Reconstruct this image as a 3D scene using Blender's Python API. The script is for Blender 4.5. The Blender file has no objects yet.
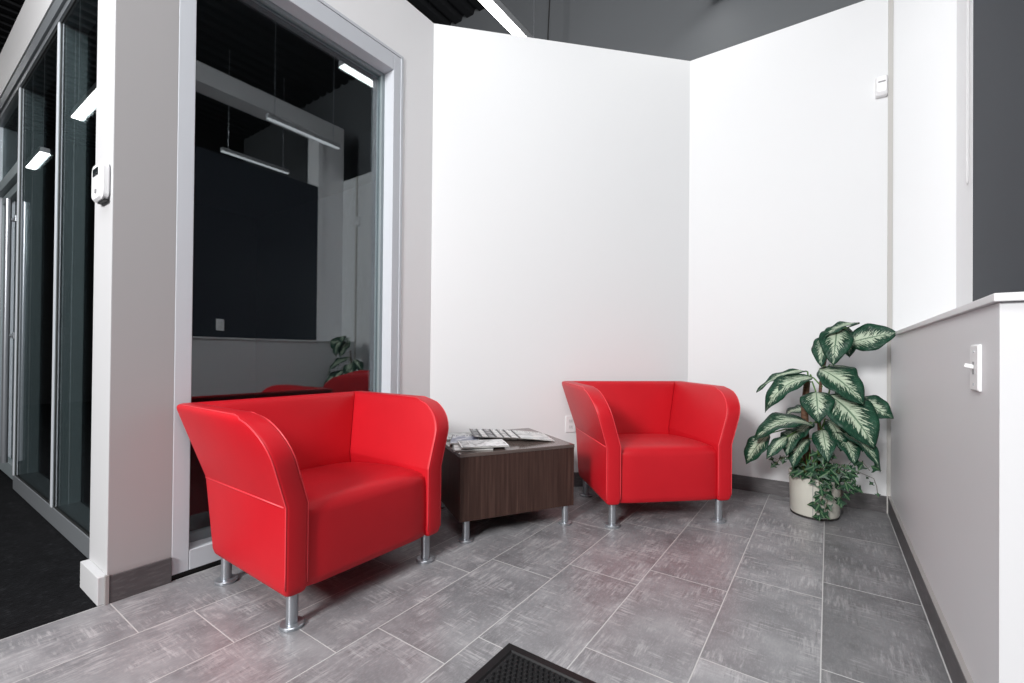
import bpy, bmesh, math, random
from mathutils import Vector, Matrix, noise as mnoise
PI = math.pi
SC = bpy.context.scene
COL = SC.collection

# ------------------------------------------------------------------ camera
cam_d = bpy.data.cameras.new('camera')
cam = bpy.data.objects.new('camera', cam_d); COL.objects.link(cam)
cam_d.sensor_width = 36.0
cam_d.lens = 447.6 / 1024 * 36.0
cam_d.shift_x = -15.0 / 1024
cam_d.shift_y = 10.1 / 1024
cam_d.clip_start = 0.02
YAW, PIT, ROL = math.radians(33.97), math.radians(0.389), math.radians(0.511)
_R = Vector((math.cos(YAW), math.sin(YAW), 0)); _F = Vector((-math.sin(YAW), math.cos(YAW), 0)); _U = Vector((0, 0, 1))
_F2 = _F * math.cos(PIT) + _U * math.sin(PIT); _U2 = _U * math.cos(PIT) - _F * math.sin(PIT)
_R3 = _R * math.cos(ROL) + _U2 * math.sin(ROL); _U3 = _U2 * math.cos(ROL) - _R * math.sin(ROL)
m = Matrix.Identity(4)
for i in range(3):
    m[i][0] = _R3[i]; m[i][1] = _U3[i]; m[i][2] = -_F2[i]
m[0][3], m[1][3], m[2][3] = 0, 0, 0.95
cam.matrix_world = m
SC.camera = cam

# ------------------------------------------------------------------ world, exposure, big lights
w = bpy.data.worlds.new('world'); SC.world = w; w.use_nodes = True
w.node_tree.nodes['Background'].inputs[0].default_value = (0.75, 0.8, 0.9, 1)
w.node_tree.nodes['Background'].inputs[1].default_value = 0.05
SC.view_settings.view_transform = 'Standard'
SC.view_settings.look = 'None'
SC.view_settings.gamma = 1.0
SC.view_settings.use_curve_mapping = False
SC.view_settings.exposure = 0.0

def area(name, loc, target, sx, sy, power, color=(1, 1, 1)):
    d = bpy.data.lights.new(name, 'AREA'); d.shape = 'RECTANGLE'; d.size = sx; d.size_y = sy
    d.energy = power; d.color = color
    o = bpy.data.objects.new(name, d); COL.objects.link(o)
    o.location = loc
    o.rotation_euler = (Vector(target) - Vector(loc)).to_track_quat('-Z', 'Y').to_euler()
    return o
area('flash_softbox', (-0.95, -3.7, 3.2), (-0.9, 2.6, 0.7), 1.2, 1.2, 385, (1.0, 0.99, 0.985))
area('ceiling_bounce', (0.1, -0.6, 4.6), (-0.9, 0.9, 0), 2.4, 2.0, 120, (0.97, 0.985, 1.0))
area('hall_light', (-2.7, -0.2, 3.9), (-1.6, 1.6, 0), 0.5, 1.4, 34, (0.95, 0.98, 1.0))

# ------------------------------------------------------------------ materials
def mat(name, base=(0.8, 0.8, 0.8), rough=0.5, metal=0.0, spec=0.5, emit=None, es=0.0):
    m = bpy.data.materials.new(name); m.use_nodes = True
    b = m.node_tree.nodes['Principled BSDF']
    b.inputs['Base Color'].default_value = (*base, 1); b.inputs['Roughness'].default_value = rough
    b.inputs['Metallic'].default_value = metal; b.inputs['Specular IOR Level'].default_value = spec
    if emit:
        b.inputs['Emission Color'].default_value = (*emit, 1); b.inputs['Emission Strength'].default_value = es
    return m

class NT:
    def __init__(s, m): s.t = m.node_tree; s.n = s.t.nodes; s.b = s.n['Principled BSDF']
    def new(s, typ, **kw):
        n = s.n.new(typ)
        for k, v in kw.items(): setattr(n, k, v)
        return n
    def link(s, a, b): s.t.links.new(a, b)
    def val(s, x, sock):
        if isinstance(x, (int, float)): sock.default_value = x
        else: s.link(x, sock)
    def math(s, op, a, b=None, c=None, clamp=False):
        n = s.new('ShaderNodeMath', operation=op); n.use_clamp = clamp
        s.val(a, n.inputs[0])
        if b is not None: s.val(b, n.inputs[1])
        if c is not None: s.val(c, n.inputs[2])
        return n.outputs[0]
    def noise(s, vec, scale, detail=3, rough=0.55, out='Fac'):
        n = s.new('ShaderNodeTexNoise'); n.inputs['Scale'].default_value = scale
        n.inputs['Detail'].default_value = detail; n.inputs['Roughness'].default_value = rough
        if vec is not None: s.link(vec, n.inputs['Vector'])
        return n.outputs[out]
    def ramp(s, fac, stops):
        n = s.new('ShaderNodeValToRGB'); e = n.color_ramp.elements
        while len(e) < len(stops): e.new(0.5)
        for el, (p, c) in zip(e, stops): el.position = p; el.color = (*c, 1) if len(c) == 3 else c
        s.link(fac, n.inputs[0]); return n.outputs[0]
    def mix(s, fac, a, b, blend='MIX'):
        n = s.new('ShaderNodeMix', data_type='RGBA', blend_type=blend)
        s.val(fac, n.inputs[0])
        for x, i in ((a, 6), (b, 7)):
            if isinstance(x, tuple): n.inputs[i].default_value = (*x, 1)
            else: s.link(x, n.inputs[i])
        return n.outputs[2]
    def mapping(s, vec, scale=(1, 1, 1), rot=(0, 0, 0), loc=(0, 0, 0)):
        n = s.new('ShaderNodeMapping'); s.link(vec, n.inputs[0])
        n.inputs['Scale'].default_value = scale; n.inputs['Rotation'].default_value = rot; n.inputs['Location'].default_value = loc
        return n.outputs[0]
    def coord(s, which='Object'): return s.new('ShaderNodeTexCoord').outputs[which]
    def bump(s, h, strength=0.3, dist=0.01):
        n = s.new('ShaderNodeBump'); n.inputs['Strength'].default_value = strength; n.inputs['Distance'].default_value = dist
        s.link(h, n.inputs['Height']); s.link(n.outputs[0], s.b.inputs['Normal'])
    def base(s, c): s.link(c, s.b.inputs['Base Color'])
    def roughness(s, c): s.link(c, s.b.inputs['Roughness'])

def paint(name, c, rough=0.6):
    m = mat(name, c, rough, spec=0.3); t = NT(m)
    t.bump(t.noise(t.coord(), 220, 2), 0.05, 0.002)
    return m
M = {}
M['wall'] = paint('white wall paint', (0.745, 0.755, 0.765))
M['wall_grey'] = paint('pale grey wall paint', (0.60, 0.595, 0.60))
M['wall_pale'] = paint('off white wall paint', (0.86, 0.86, 0.87))
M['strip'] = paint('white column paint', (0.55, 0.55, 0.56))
M['column'] = paint('column paint with shade', (0.40, 0.39, 0.395))  # the column's shade is put into this darker colour
M['half'] = paint('grey half wall paint', (0.70, 0.70, 0.715), 0.42)
M['dark_wall'] = paint('charcoal wall paint', (0.024, 0.029, 0.040), 0.6)
M['grey_far'] = paint('mid grey wall paint', (0.115, 0.122, 0.13))
M['black_env'] = paint('black paint', (0.012, 0.012, 0.013), 0.8)
M['office_dark'] = paint('office blackout paint', (0.02, 0.021, 0.023), 0.8)  # near black stands for the office being unlit
M['cap'] = paint('white laminate', (0.72, 0.72, 0.73), 0.35)
M['white_plastic'] = mat('white plastic', (0.82, 0.82, 0.83), 0.35)
M['grey_plastic'] = mat('grey plastic', (0.25, 0.25, 0.26), 0.4)
M['lcd'] = mat('dark lcd screen', (0.015, 0.02, 0.022), 0.15)
M['alu'] = mat('clear anodised aluminium', (0.58, 0.605, 0.645), 0.55, 0.0, 0.3)
M['alu_dark'] = mat('anodised aluminium storefront', (0.25, 0.29, 0.305), 0.5, 0.1)
M['alu_mid'] = mat('anodised aluminium rail', (0.22, 0.235, 0.25), 0.42, 0.3)
M['steel'] = mat('brushed steel', (0.40, 0.42, 0.45), 0.32, 0.75)
t = NT(M['steel']); t.bump(t.noise(t.mapping(t.coord(), (300, 300, 8)), 1.0), 0.05, 0.002)
M['gasket'] = mat('black gasket', (0.012, 0.012, 0.012), 0.6)
M['rubber'] = mat('black rubber', (0.006, 0.006, 0.007), 0.5, spec=0.35)
M['cable'] = mat('dark cable', (0.02, 0.02, 0.02), 0.5)
M['chain'] = mat('white bead chain', (0.75, 0.75, 0.76), 0.4)
M['lamp'] = mat('lamp diffuser lit', (0.9, 0.9, 0.9), 0.4, emit=(1, 0.99, 0.97), es=10.0)
M['lamp_dim'] = mat('lamp diffuser dim', (0.8, 0.8, 0.8), 0.4, emit=(0.95, 0.97, 1.0), es=1.6)  # low glow added so these bars show in the window glass
M['lamp_body'] = mat('lamp housing', (0.55, 0.56, 0.58), 0.4, 0.3)
M['black_metal'] = mat('black painted metal', (0.02, 0.02, 0.022), 0.45)

# red upholstery
m_ = M['red'] = mat('red upholstery vinyl', (0.50, 0.006, 0.014), 0.46, spec=0.4); t = NT(m_)
co = t.coord()
n1 = t.noise(co, 260, 3); n2 = t.noise(co, 7, 2)
t.base(t.mix(n2, (0.50, 0.0055, 0.013), (0.57, 0.007, 0.016)))
t.bump(n1, 0.10, 0.002)
M['red_pipe'] = mat('red piping vinyl', (0.74, 0.045, 0.06), 0.4)

# tile floor 
def tile_mat():
    m = mat('grey porcelain tile', rough=0.4, spec=1.0); t = NT(m)
    co = t.coord(); sp = t.new('ShaderNodeSeparateXYZ'); t.link(co, sp.inputs[0])
    u = t.math('DIVIDE', t.math('SUBTRACT', 0.302, sp.outputs[0]), 0.3185)
    k = t.math('FLOOR', u); fu = t.math('FRACT', u)
    v = t.math('DIVIDE', t.math('SUBTRACT', t.math('ADD', sp.outputs[1], t.math('MULTIPLY', k, 0.159)), 2.28), 0.637)
    j = t.math('FLOOR', v); fv = t.math('FRACT', v)
    du = t.math('MULTIPLY', t.math('MINIMUM', fu, t.math('SUBTRACT', 1.0, fu)), 0.3185)
    dv = t.math('MULTIPLY', t.math('MINIMUM', fv, t.math('SUBTRACT', 1.0, fv)), 0.637)
    d = t.math('MINIMUM', du, dv)
    grout = t.math('LESS_THAN', d, 0.0019)
    cv = t.new('ShaderNodeCombineXYZ'); t.link(k, cv.inputs[0]); t.link(j, cv.inputs[1])
    wn = t.new('ShaderNodeTexWhiteNoise', noise_dimensions='3D'); t.link(cv.outputs[0], wn.inputs['Vector'])
    off = t.new('ShaderNodeVectorMath', operation='MULTIPLY_ADD')
    t.link(wn.outputs['Color'], off.inputs[0]); off.inputs[1].default_value = (7, 7, 7); t.link(co, off.inputs[2])
    p = off.outputs[0]
    cloud = t.noise(p, 5.0, 6, 0.62)
    st = t.noise(t.mapping(p, (70, 7.0, 1)), 1.2, 6, 0.72)
    st2 = t.noise(t.mapping(p, (8, 80, 1)), 1.2, 6, 0.72)
    fine = t.noise(t.mapping(p, (190, 60, 1)), 1.0, 4, 0.75)
    patch = t.noise(p, 7.0, 5, 0.65)
    patch2 = t.noise(t.mapping(p, (1, 1, 1), loc=(31, 17, 3)), 8.0, 5, 0.65)
    b = t.ramp(cloud, [(0.28, (0.140, 0.139, 0.148)), (0.5, (0.222, 0.221, 0.232)), (0.72, (0.315, 0.314, 0.326))])
    s1 = t.ramp(st, [(0.47, (0, 0, 0)), (0.62, (1, 1, 1))])
    s2 = t.ramp(st2, [(0.48, (0, 0, 0)), (0.62, (1, 1, 1))])
    pm = t.ramp(patch, [(0.47, (0, 0, 0)), (0.58, (1, 1, 1))])
    pm2 = t.ramp(patch2, [(0.49, (0, 0, 0)), (0.60, (1, 1, 1))])
    f1 = t.math('MULTIPLY', t.math('MAXIMUM', t.math('MULTIPLY', s1, pm), t.math('MULTIPLY', s2, pm2)), 0.55)
    c = t.mix(f1, b, (0.56, 0.55, 0.56))
    dk = t.ramp(st, [(0.36, (1, 1, 1)), (0.47, (0, 0, 0))])
    c = t.mix(t.math('MULTIPLY', t.math('MULTIPLY', dk, pm2), 0.55), c, (0.085, 0.083, 0.088))
    c = t.mix(t.math('MULTIPLY', t.ramp(fine, [(0.48, (0, 0, 0)), (0.7, (1, 1, 1))]), 0.22), c, (0.55, 0.54, 0.55))
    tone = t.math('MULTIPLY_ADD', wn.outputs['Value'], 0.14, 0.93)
    tone = t.math('MULTIPLY', tone, t.math('MULTIPLY_ADD', t.math('LESS_THAN', u, 1.0), -0.30, 1.0))   # darker tiles along the half wall, partly flash shading put into the tone
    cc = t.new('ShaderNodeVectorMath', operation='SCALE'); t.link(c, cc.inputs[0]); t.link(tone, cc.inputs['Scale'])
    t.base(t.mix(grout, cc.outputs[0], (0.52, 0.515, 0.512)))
    t.roughness(t.math('MULTIPLY_ADD', st, 0.25, 0.22))
    h = t.math('MULTIPLY_ADD', st, 0.25, t.math('MULTIPLY', t.math('MINIMUM', t.math('DIVIDE', d, 0.004), 1.0), 1.0))
    t.bump(h, 0.25, 0.003)
    return m
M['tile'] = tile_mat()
def baseboard_mat():
    m = mat('dark grey tile baseboard', rough=0.4); t = NT(m); co = t.coord()
    a = t.noise(co, 5, 5, 0.6); b = t.noise(t.mapping(co, (12, 12, 60)), 1.3, 5, 0.7)
    t.base(t.mix(t.ramp(b, [(0.5, (0, 0, 0)), (0.8, (1, 1, 1))]), t.ramp(a, [(0.3, (0.058, 0.054, 0.057)), (0.7, (0.105, 0.098, 0.102))]), (0.15, 0.142, 0.147)))
    t.bump(b, 0.15, 0.002); return m
M['bb'] = baseboard_mat()
def carpet_mat():
    m = mat('charcoal loop carpet', rough=0.95, spec=0.1); t = NT(m); co = t.coord()
    a = t.noise(t.mapping(co, (120, 45, 1)), 1.0, 3); b = t.noise(co, 12, 3)
    mul = t.math('MULTIPLY', a, t.math('MULTIPLY_ADD', b, 0.8, 0.6))
    t.base(t.ramp(mul, [(0.25, (0.0025, 0.0025, 0.003)), (0.6, (0.008, 0.0083, 0.0095)), (0.85, (0.030, 0.031, 0.034))]))
    t.bump(a, 0.8, 0.006); return m
M['carpet'] = carpet_mat()
def wood_mat():
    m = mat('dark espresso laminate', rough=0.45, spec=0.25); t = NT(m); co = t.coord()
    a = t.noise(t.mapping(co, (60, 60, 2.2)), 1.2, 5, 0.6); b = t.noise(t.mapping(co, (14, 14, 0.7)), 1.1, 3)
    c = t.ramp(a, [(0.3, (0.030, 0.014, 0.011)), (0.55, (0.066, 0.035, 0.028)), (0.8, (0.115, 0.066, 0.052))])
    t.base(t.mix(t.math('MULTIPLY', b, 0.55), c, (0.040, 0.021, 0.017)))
    t.bump(a, 0.08, 0.001); return m
M['wood'] = wood_mat()
def wood_top_mat():
    m = mat('espresso laminate top with sheen tint', rough=0.13, spec=0.9); t = NT(m); co = t.coord()
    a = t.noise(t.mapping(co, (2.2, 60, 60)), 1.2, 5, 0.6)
    t.base(t.ramp(a, [(0.3, (0.075, 0.056, 0.050)), (0.55, (0.125, 0.096, 0.086)), (0.8, (0.19, 0.15, 0.135))]))  # lightened to carry the wall and flash sheen on the tabletop
    return m
M['wood_top'] = wood_top_mat()
def glass_mat(name, tint, f0):
    m = bpy.data.materials.new(name); m.use_nodes = True; nt = m.node_tree; nt.nodes.clear()
    out = nt.nodes.new('ShaderNodeOutputMaterial'); mx = nt.nodes.new('ShaderNodeMixShader')
    tr = nt.nodes.new('ShaderNodeBsdfTransparent'); gl = nt.nodes.new('ShaderNodeBsdfGlossy')
    tr.inputs[0].default_value = (*tint, 1); gl.inputs['Roughness'].default_value = 0.0
    gl.inputs[0].default_value = (0.95, 0.98, 1.0, 1)
    lw = nt.nodes.new('ShaderNodeLayerWeight'); lw.inputs[0].default_value = 0.5
    p = nt.nodes.new('ShaderNodeMath'); p.operation = 'POWER'; nt.links.new(lw.outputs['Facing'], p.inputs[0]); p.inputs[1].default_value = 4.5
    ma = nt.nodes.new('ShaderNodeMath'); ma.operation = 'MULTIPLY_ADD'; nt.links.new(p.outputs[0], ma.inputs[0])
    ma.inputs[1].default_value = 0.9; ma.inputs[2].default_value = f0
    nt.links.new(ma.outputs[0], mx.inputs[0]); nt.links.new(tr.outputs[0], mx.inputs[1]); nt.links.new(gl.outputs[0], mx.inputs[2])
    nt.links.new(mx.outputs[0], out.inputs[0]); return m
M['glass'] = glass_mat('window glass', (0.80, 0.85, 0.86), 0.115)
M['glass_dark'] = glass_mat('partition glass', (0.84, 0.88, 0.88), 0.05)

def leaf_mat():
    m = mat('variegated leaf', rough=0.42, spec=0.22); t = NT(m)
    uv = t.new('ShaderNodeUVMap'); uv.uv_map = 'UVMap'
    sp = t.new('ShaderNodeSeparateXYZ'); t.link(uv.outputs[0], sp.inputs[0])
    u = sp.outputs[0]; s = t.math('ABSOLUTE', t.math('MULTIPLY_ADD', sp.outputs[1], 2.0, -1.0))
    side = t.math('SIGN', t.math('SUBTRACT', sp.outputs[1], 0.5))
    info = t.new('ShaderNodeObjectInfo')
    vein = t.math('SUBTRACT', u, t.math('MULTIPLY', s, 0.30))      # coordinate along the slanting veins
    cv = t.new('ShaderNodeCombineXYZ'); t.link(t.math('MULTIPLY_ADD', vein, 34.0, t.math('MULTIPLY', info.outputs['Random'], 40)), cv.inputs[0])
    t.link(t.math('MULTIPLY', s, 2.2), cv.inputs[1]); t.link(t.math('MULTIPLY', side, 5.0), cv.inputs[2])
    nz = t.noise(cv.outputs[0], 1.0, 4, 0.65)
    edge = t.math('MULTIPLY', t.math('SUBTRACT', 1.0, t.math('POWER', u, 2.5)), 0.50)
    f = t.math('ADD', s, t.math('MULTIPLY', t.math('SUBTRACT', nz, 0.5), 2.6))
    pale = t.math('DIVIDE', t.math('SUBTRACT', edge, f), 0.16, clamp=True)
    nz2 = t.noise(cv.outputs[0], 2.7, 3, 0.7)
    speck = t.math('MULTIPLY', t.math('GREATER_THAN', nz2, 0.60), t.math('LESS_THAN', s, 0.9))
    green = t.ramp(t.noise(uv.outputs[0], 5, 3), [(0.3, (0.004, 0.024, 0.014)), (0.7, (0.012, 0.062, 0.034))])
    c = t.mix(t.math('MULTIPLY', speck, 0.30), green, (0.15, 0.30, 0.20))
    c = t.mix(t.math('MULTIPLY', pale, 0.85), c, (0.52, 0.61, 0.46))
    mid = t.math('LESS_THAN', s, 0.045)
    c = t.mix(t.math('MULTIPLY', mid, 0.75), c, (0.03, 0.10, 0.05))
    t.base(c)
    wv = t.math('SINE', t.math('MULTIPLY', vein, 75.0))
    t.bump(t.math('MULTIPLY', wv, 0.5), 0.25, 0.003)
    return m
M['leaf'] = leaf_mat()
def ivy_mat():
    m = mat('ivy leaf', rough=0.42, spec=0.25); t = NT(m)
    uv = t.new('ShaderNodeUVMap'); uv.uv_map = 'UVMap'
    sp = t.new('ShaderNodeSeparateXYZ'); t.link(uv.outputs[0], sp.inputs[0])
    nz = t.noise(t.coord(), 28, 3)
    c = t.ramp(nz, [(0.3, (0.005, 0.022, 0.011)), (0.6, (0.014, 0.058, 0.027)), (0.85, (0.035, 0.095, 0.04))])
    vein = t.math('LESS_THAN', t.math('ABSOLUTE', t.math('SUBTRACT', sp.outputs[1], 0.5)), 0.05)
    t.base(t.mix(t.math('MULTIPLY', vein, 0.45), c, (0.15, 0.26, 0.13))); return m
M['ivy'] = ivy_mat()
M['vine'] = mat('vine stem', (0.09, 0.075, 0.035), 0.6)
M['stem'] = mat('brown cane stem', (0.13, 0.06, 0.032), 0.7)
t = NT(M['stem']); n_ = t.noise(t.mapping(t.coord(), (30, 30, 90)), 1.4, 4); t.base(t.ramp(n_, [(0.3, (0.06, 0.028, 0.016)), (0.7, (0.22, 0.115, 0.065))])); t.bump(n_, 0.6, 0.006)
M['sprig'] = mat('bright green sprig', (0.10, 0.24, 0.04), 0.45)
M['soil'] = mat('potting bark', (0.06, 0.03, 0.02), 0.9)
t = NT(M['soil']); n_ = t.noise(t.coord(), 60, 4); t.base(t.ramp(n_, [(0.3, (0.02, 0.01, 0.007)), (0.7, (0.16, 0.085, 0.05))])); t.bump(n_, 0.9, 0.012)
M['pot'] = mat('cream plastic pot', (0.60, 0.59, 0.52), 0.35)
M['pot_base'] = mat('dark pot foot', (0.03, 0.028, 0.026), 0.6)
M['paper'] = mat('white magazine pages', (0.70, 0.69, 0.66), 0.6)
t = NT(M['paper']); wv = t.noise(t.mapping(t.coord(), (1, 1, 900)), 1.0, 2); t.base(t.ramp(wv, [(0.3, (0.45, 0.44, 0.42)), (0.7, (0.78, 0.77, 0.74))]))

def cover_mat(name, ground, dark, light, seed):
    m = mat(name, rough=0.28); t = NT(m); uv = t.new('ShaderNodeUVMap'); uv.uv_map = 'UVMap'
    sp = t.new('ShaderNodeSeparateXYZ'); t.link(uv.outputs[0], sp.inputs[0]); x, y = sp.outputs[0], sp.outputs[1]
    mp = t.mapping(uv.outputs[0], (3.2, 4.5, 1), loc=(seed * 3.7, seed * 1.9, 0))
    n = t.noise(mp, 1.2, 4, 0.6)
    pic = t.ramp(n, [(0.30, dark), (0.50, ground), (0.68, light)])
    hdr = t.math('MULTIPLY', t.math('GREATER_THAN', y, 0.80), t.math('GREATER_THAN', t.noise(t.mapping(uv.outputs[0], (14, 3, 1)), 1.5, 0), 0.5))
    c = t.mix(t.math('MULTIPLY', t.math('GREATER_THAN', y, 0.78), 0.8), pic, light)
    c = t.mix(t.math('MULTIPLY', hdr, 0.8), c, dark)
    frame = t.math('LESS_THAN', t.math('MINIMUM', t.math('MINIMUM', x, t.math('SUBTRACT', 1.0, x)), t.math('MINIMUM', y, t.math('SUBTRACT', 1.0, y))), 0.03)
    c = t.mix(frame, c, light); c = t.mix(t.math('LESS_THAN', x, 0.035), c, (0.02, 0.021, 0.024)); t.base(c); return m

# ------------------------------------------------------------------ mesh helpers
def link(name, bm, material, parent=None, smooth=False, uvs=False):
    me = bpy.data.meshes.new(name)
    bmesh.ops.recalc_face_normals(bm, faces=bm.faces)
    bm.to_mesh(me); bm.free()
    for mm in (material if isinstance(material, (list, tuple)) else [material]): me.materials.append(mm)
    if smooth:
        for p in me.polygons: p.use_smooth = True
    o = bpy.data.objects.new(name, me); COL.objects.link(o)
    if parent is not None: o.parent = parent
    return o
def autosmooth(o, ang=35):
    me = o.data
    for p in me.polygons: p.use_smooth = True
    bm = bmesh.new(); bm.from_mesh(me)
    for e in bm.edges:
        e.smooth = not (len(e.link_faces) == 2 and e.calc_face_angle(0) > math.radians(ang))
    bm.to_mesh(me); bm.free(); return o
def box(bm, x0, x1, y0, y1, z0, z1, bevel=0.0, mi=0, mx=None):
    r = bmesh.ops.create_cube(bm, size=1.0)
    vs = r['verts']
    for v in vs:
        v.co = Vector((x0 + (v.co.x + .5) * (x1 - x0), y0 + (v.co.y + .5) * (y1 - y0), z0 + (v.co.z + .5) * (z1 - z0)))
        if mx is not None: v.co = mx @ v.co
    fs = list({f for v in vs for f in v.link_faces})
    for f in fs: f.material_index = mi
    if bevel > 0:
        es = list({e for v in vs for e in v.link_edges})
        rr = bmesh.ops.bevel(bm, geom=es, offset=bevel, segments=2, affect='EDGES', profile=0.5)
        for f in rr['faces']: f.material_index = mi
    return fs
def tube(bm, pts, r, seg=8, cap=True):
    pts = [Vector(p) for p in pts]; rings = []
    n = len(pts)
    for i, p in enumerate(pts):
        d = (pts[min(i + 1, n - 1)] - pts[max(i - 1, 0)]).normalized()
        a = d.orthogonal().normalized() if i == 0 else (rings_a - d * rings_a.dot(d)).normalized()
        rings_a = a
        b = d.cross(a); rad = r[i] if isinstance(r, (list, tuple)) else r
        rings.append([bm.verts.new(p + (a * math.cos(2 * PI * k / seg) + b * math.sin(2 * PI * k / seg)) * rad) for k in range(seg)])
    for i in range(n - 1):
        for k in range(seg):
            bm.faces.new((rings[i][k], rings[i][(k + 1) % seg], rings[i + 1][(k + 1) % seg], rings[i + 1][k]))
    if cap: bm.faces.new(rings[0][::-1]); bm.faces.new(rings[-1])
def lathe(bm, prof, seg=32, cx=0, cy=0):
    rings = [[bm.verts.new((cx + r * math.cos(2 * PI * k / seg), cy + r * math.sin(2 * PI * k / seg), z)) for k in range(seg)] for r, z in prof]
    for i in range(len(rings) - 1):
        for k in range(seg):
            bm.faces.new((rings[i][k], rings[i][(k + 1) % seg], rings[i + 1][(k + 1) % seg], rings[i + 1][k]))
    bm.faces.new(rings[0][::-1]); bm.faces.new(rings[-1])
def levels(bm, loops):
    """skin a list of equal-length closed loops, capped top and bottom"""
    R = [[bm.verts.new(p) for p in lp] for lp in loops]; n = len(R[0])
    for i in range(len(R) - 1):
        for k in range(n):
            bm.faces.new((R[i][k], R[i][(k + 1) % n], R[i + 1][(k + 1) % n], R[i + 1][k]))
    bm.faces.new(R[0][::-1]); bm.faces.new(R[-1])
def rrect(x0, x1, y0, y1, r, z, seg=4):
    r = max(1e-4, min(r, (x1 - x0) / 2 - 1e-4, (y1 - y0) / 2 - 1e-4)); out = []
    for cx, cy, a0 in ((x1 - r, y0 + r, -PI / 2), (x1 - r, y1 - r, 0), (x0 + r, y1 - r, PI / 2), (x0 + r, y0 + r, PI)):
        for k in range(seg + 1):
            a = a0 + k * PI / 2 / seg; out.append(Vector((cx + r * math.cos(a), cy + r * math.sin(a), z)))
    return out
def empty(name, label=None, cat=None, loc=(0, 0, 0), rz=0, group=None, kind=None):
    o = bpy.data.objects.new(name, None); COL.objects.link(o); o.location = loc; o.rotation_euler = (0, 0, rz)
    o.empty_display_size = 0.1
    tag(o, label, cat, group, kind); return o
def tag(o, label=None, cat=None, group=None, kind=None):
    if label: o['label'] = label
    if cat: o['category'] = cat
    if group: o['group'] = group
    if kind: o['kind'] = kind
    return o
def struct(name, bm, material, label, cat, parent=None, bev=None):
    o = link(name, bm, material, parent)
    if parent is None: tag(o, label, cat, kind='structure')
    return o
def B(*a, **k):
    bm = bmesh.new(); box(bm, *a, **k); return bm
def boxes(lst, **k):
    bm = bmesh.new()
    for b in lst: box(bm, *b, **k)
    return bm
def copy_tree(o, parent=None):
    c = o.copy(); COL.objects.link(c)
    if parent is not None: c.parent = parent
    for ch in [q for q in bpy.data.objects if q.parent == o and q != c]: copy_tree(ch, c)
    return c

# ------------------------------------------------------------------ the setting
XL, XR, YB, YP = -2.249, 0.316, 3.521, 0.584     # left wall, half wall, back wall, partition front
ZW = 3.212; ZC = 4.75; YG = 3.78
# floor: tiles to x = XL, carpet beyond
bm = bmesh.new(); box(bm, XL, 4.0, -5.0, YG, -0.1, 0.0)
struct('floor', bm, M['tile'], 'grey scratched porcelain tile floor with pale grout lines', 'floor')
bm = bmesh.new(); box(bm, -11.5, XL - 0.0005, -5.0, YG, -0.1, 0.0)
struct('floor_carpet', bm, M['carpet'], 'dark charcoal carpet of the hallway left of the tiles', 'carpet floor')
# exposed ceiling, corrugated
bm = bmesh.new()
xs = []; x = -11.5
while x < 4.0:
    xs += [(x, ZC), (x + 0.09, ZC), (x + 0.115, ZC + 0.05), (x + 0.155, ZC + 0.05), (x + 0.18, ZC)]
    x += 0.18
ra = [bm.verts.new((a, -5.0, z)) for a, z in xs]; rb = [bm.verts.new((a, YG, z)) for a, z in xs]
for i in range(len(xs) - 1):
    if (xs[i][0] - xs[i + 1][0]) ** 2 + (xs[i][1] - xs[i + 1][1]) ** 2 > 1e-8: bm.faces.new((ra[i], ra[i + 1], rb[i + 1], rb[i]))
box(bm, -11.5, 4.0, -5.0, YG, ZC + 0.08, ZC + 0.12)
M['deck'] = paint('black painted steel deck', (0.022, 0.023, 0.026), 0.6)
struct('ceiling', bm, M['deck'], 'black corrugated steel deck ceiling high above the walls', 'ceiling')
# outer shell of the building
struct('wall_far', B(-11.5, 4.0, YG, YG + 0.15, 0, ZC + .12), M['grey_far'], 'mid grey outer wall seen above the white back walls', 'wall')
struct('wall_west', B(-11.65, -11.5, -5, YG, 0, ZC + .12), M['black_env'], 'dark wall at the far end of the hallway', 'wall')
struct('wall_east', B(4.0, 4.15, -5, YG, 0, ZC + .12), M['black_env'], 'dark outer wall beyond the half wall', 'wall')
struct('wall_front', B(-11.5, 4.0, -5.15, -5.0, 0, ZC + .12), M['black_env'], 'dark wall behind the viewer', 'wall')

struct('ceiling_office_blocker', B(-8.0, -2.52, 0.75, 3.74, 3.20, 3.235), M['office_dark'], 'added dark ceiling that keeps light out of the office behind the glass', 'ceiling')  # added to keep light out of the office, so the glass stays dark
struct('wall_office_backing', boxes([(-8.0, -1.3, 3.70, 3.74, 0, 3.19), (-8.1, -8.001, 0.75, 3.74, 0, 3.235)]), M['office_dark'], 'added dark rear walls that keep the office black behind the glass', 'wall')  # added dark backing that hides the lit grey wall behind
# left wall with the tall window
WY0, WY1, WZ = 0.722, 1.882, 2.815
TH = 0.235
X0 = XL - TH
cy_end = XL + 4.41                                # y where the diagonal wall starts
struct('wall_pier', B(X0, XL, 0.525, WY0, 0, ZW), M['column'], 'corner column left of the tall window with its shade painted in', 'column')
bm = boxes([(X0, XL, WY0 + 0.0005, WY1, WZ, ZW)])
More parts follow.
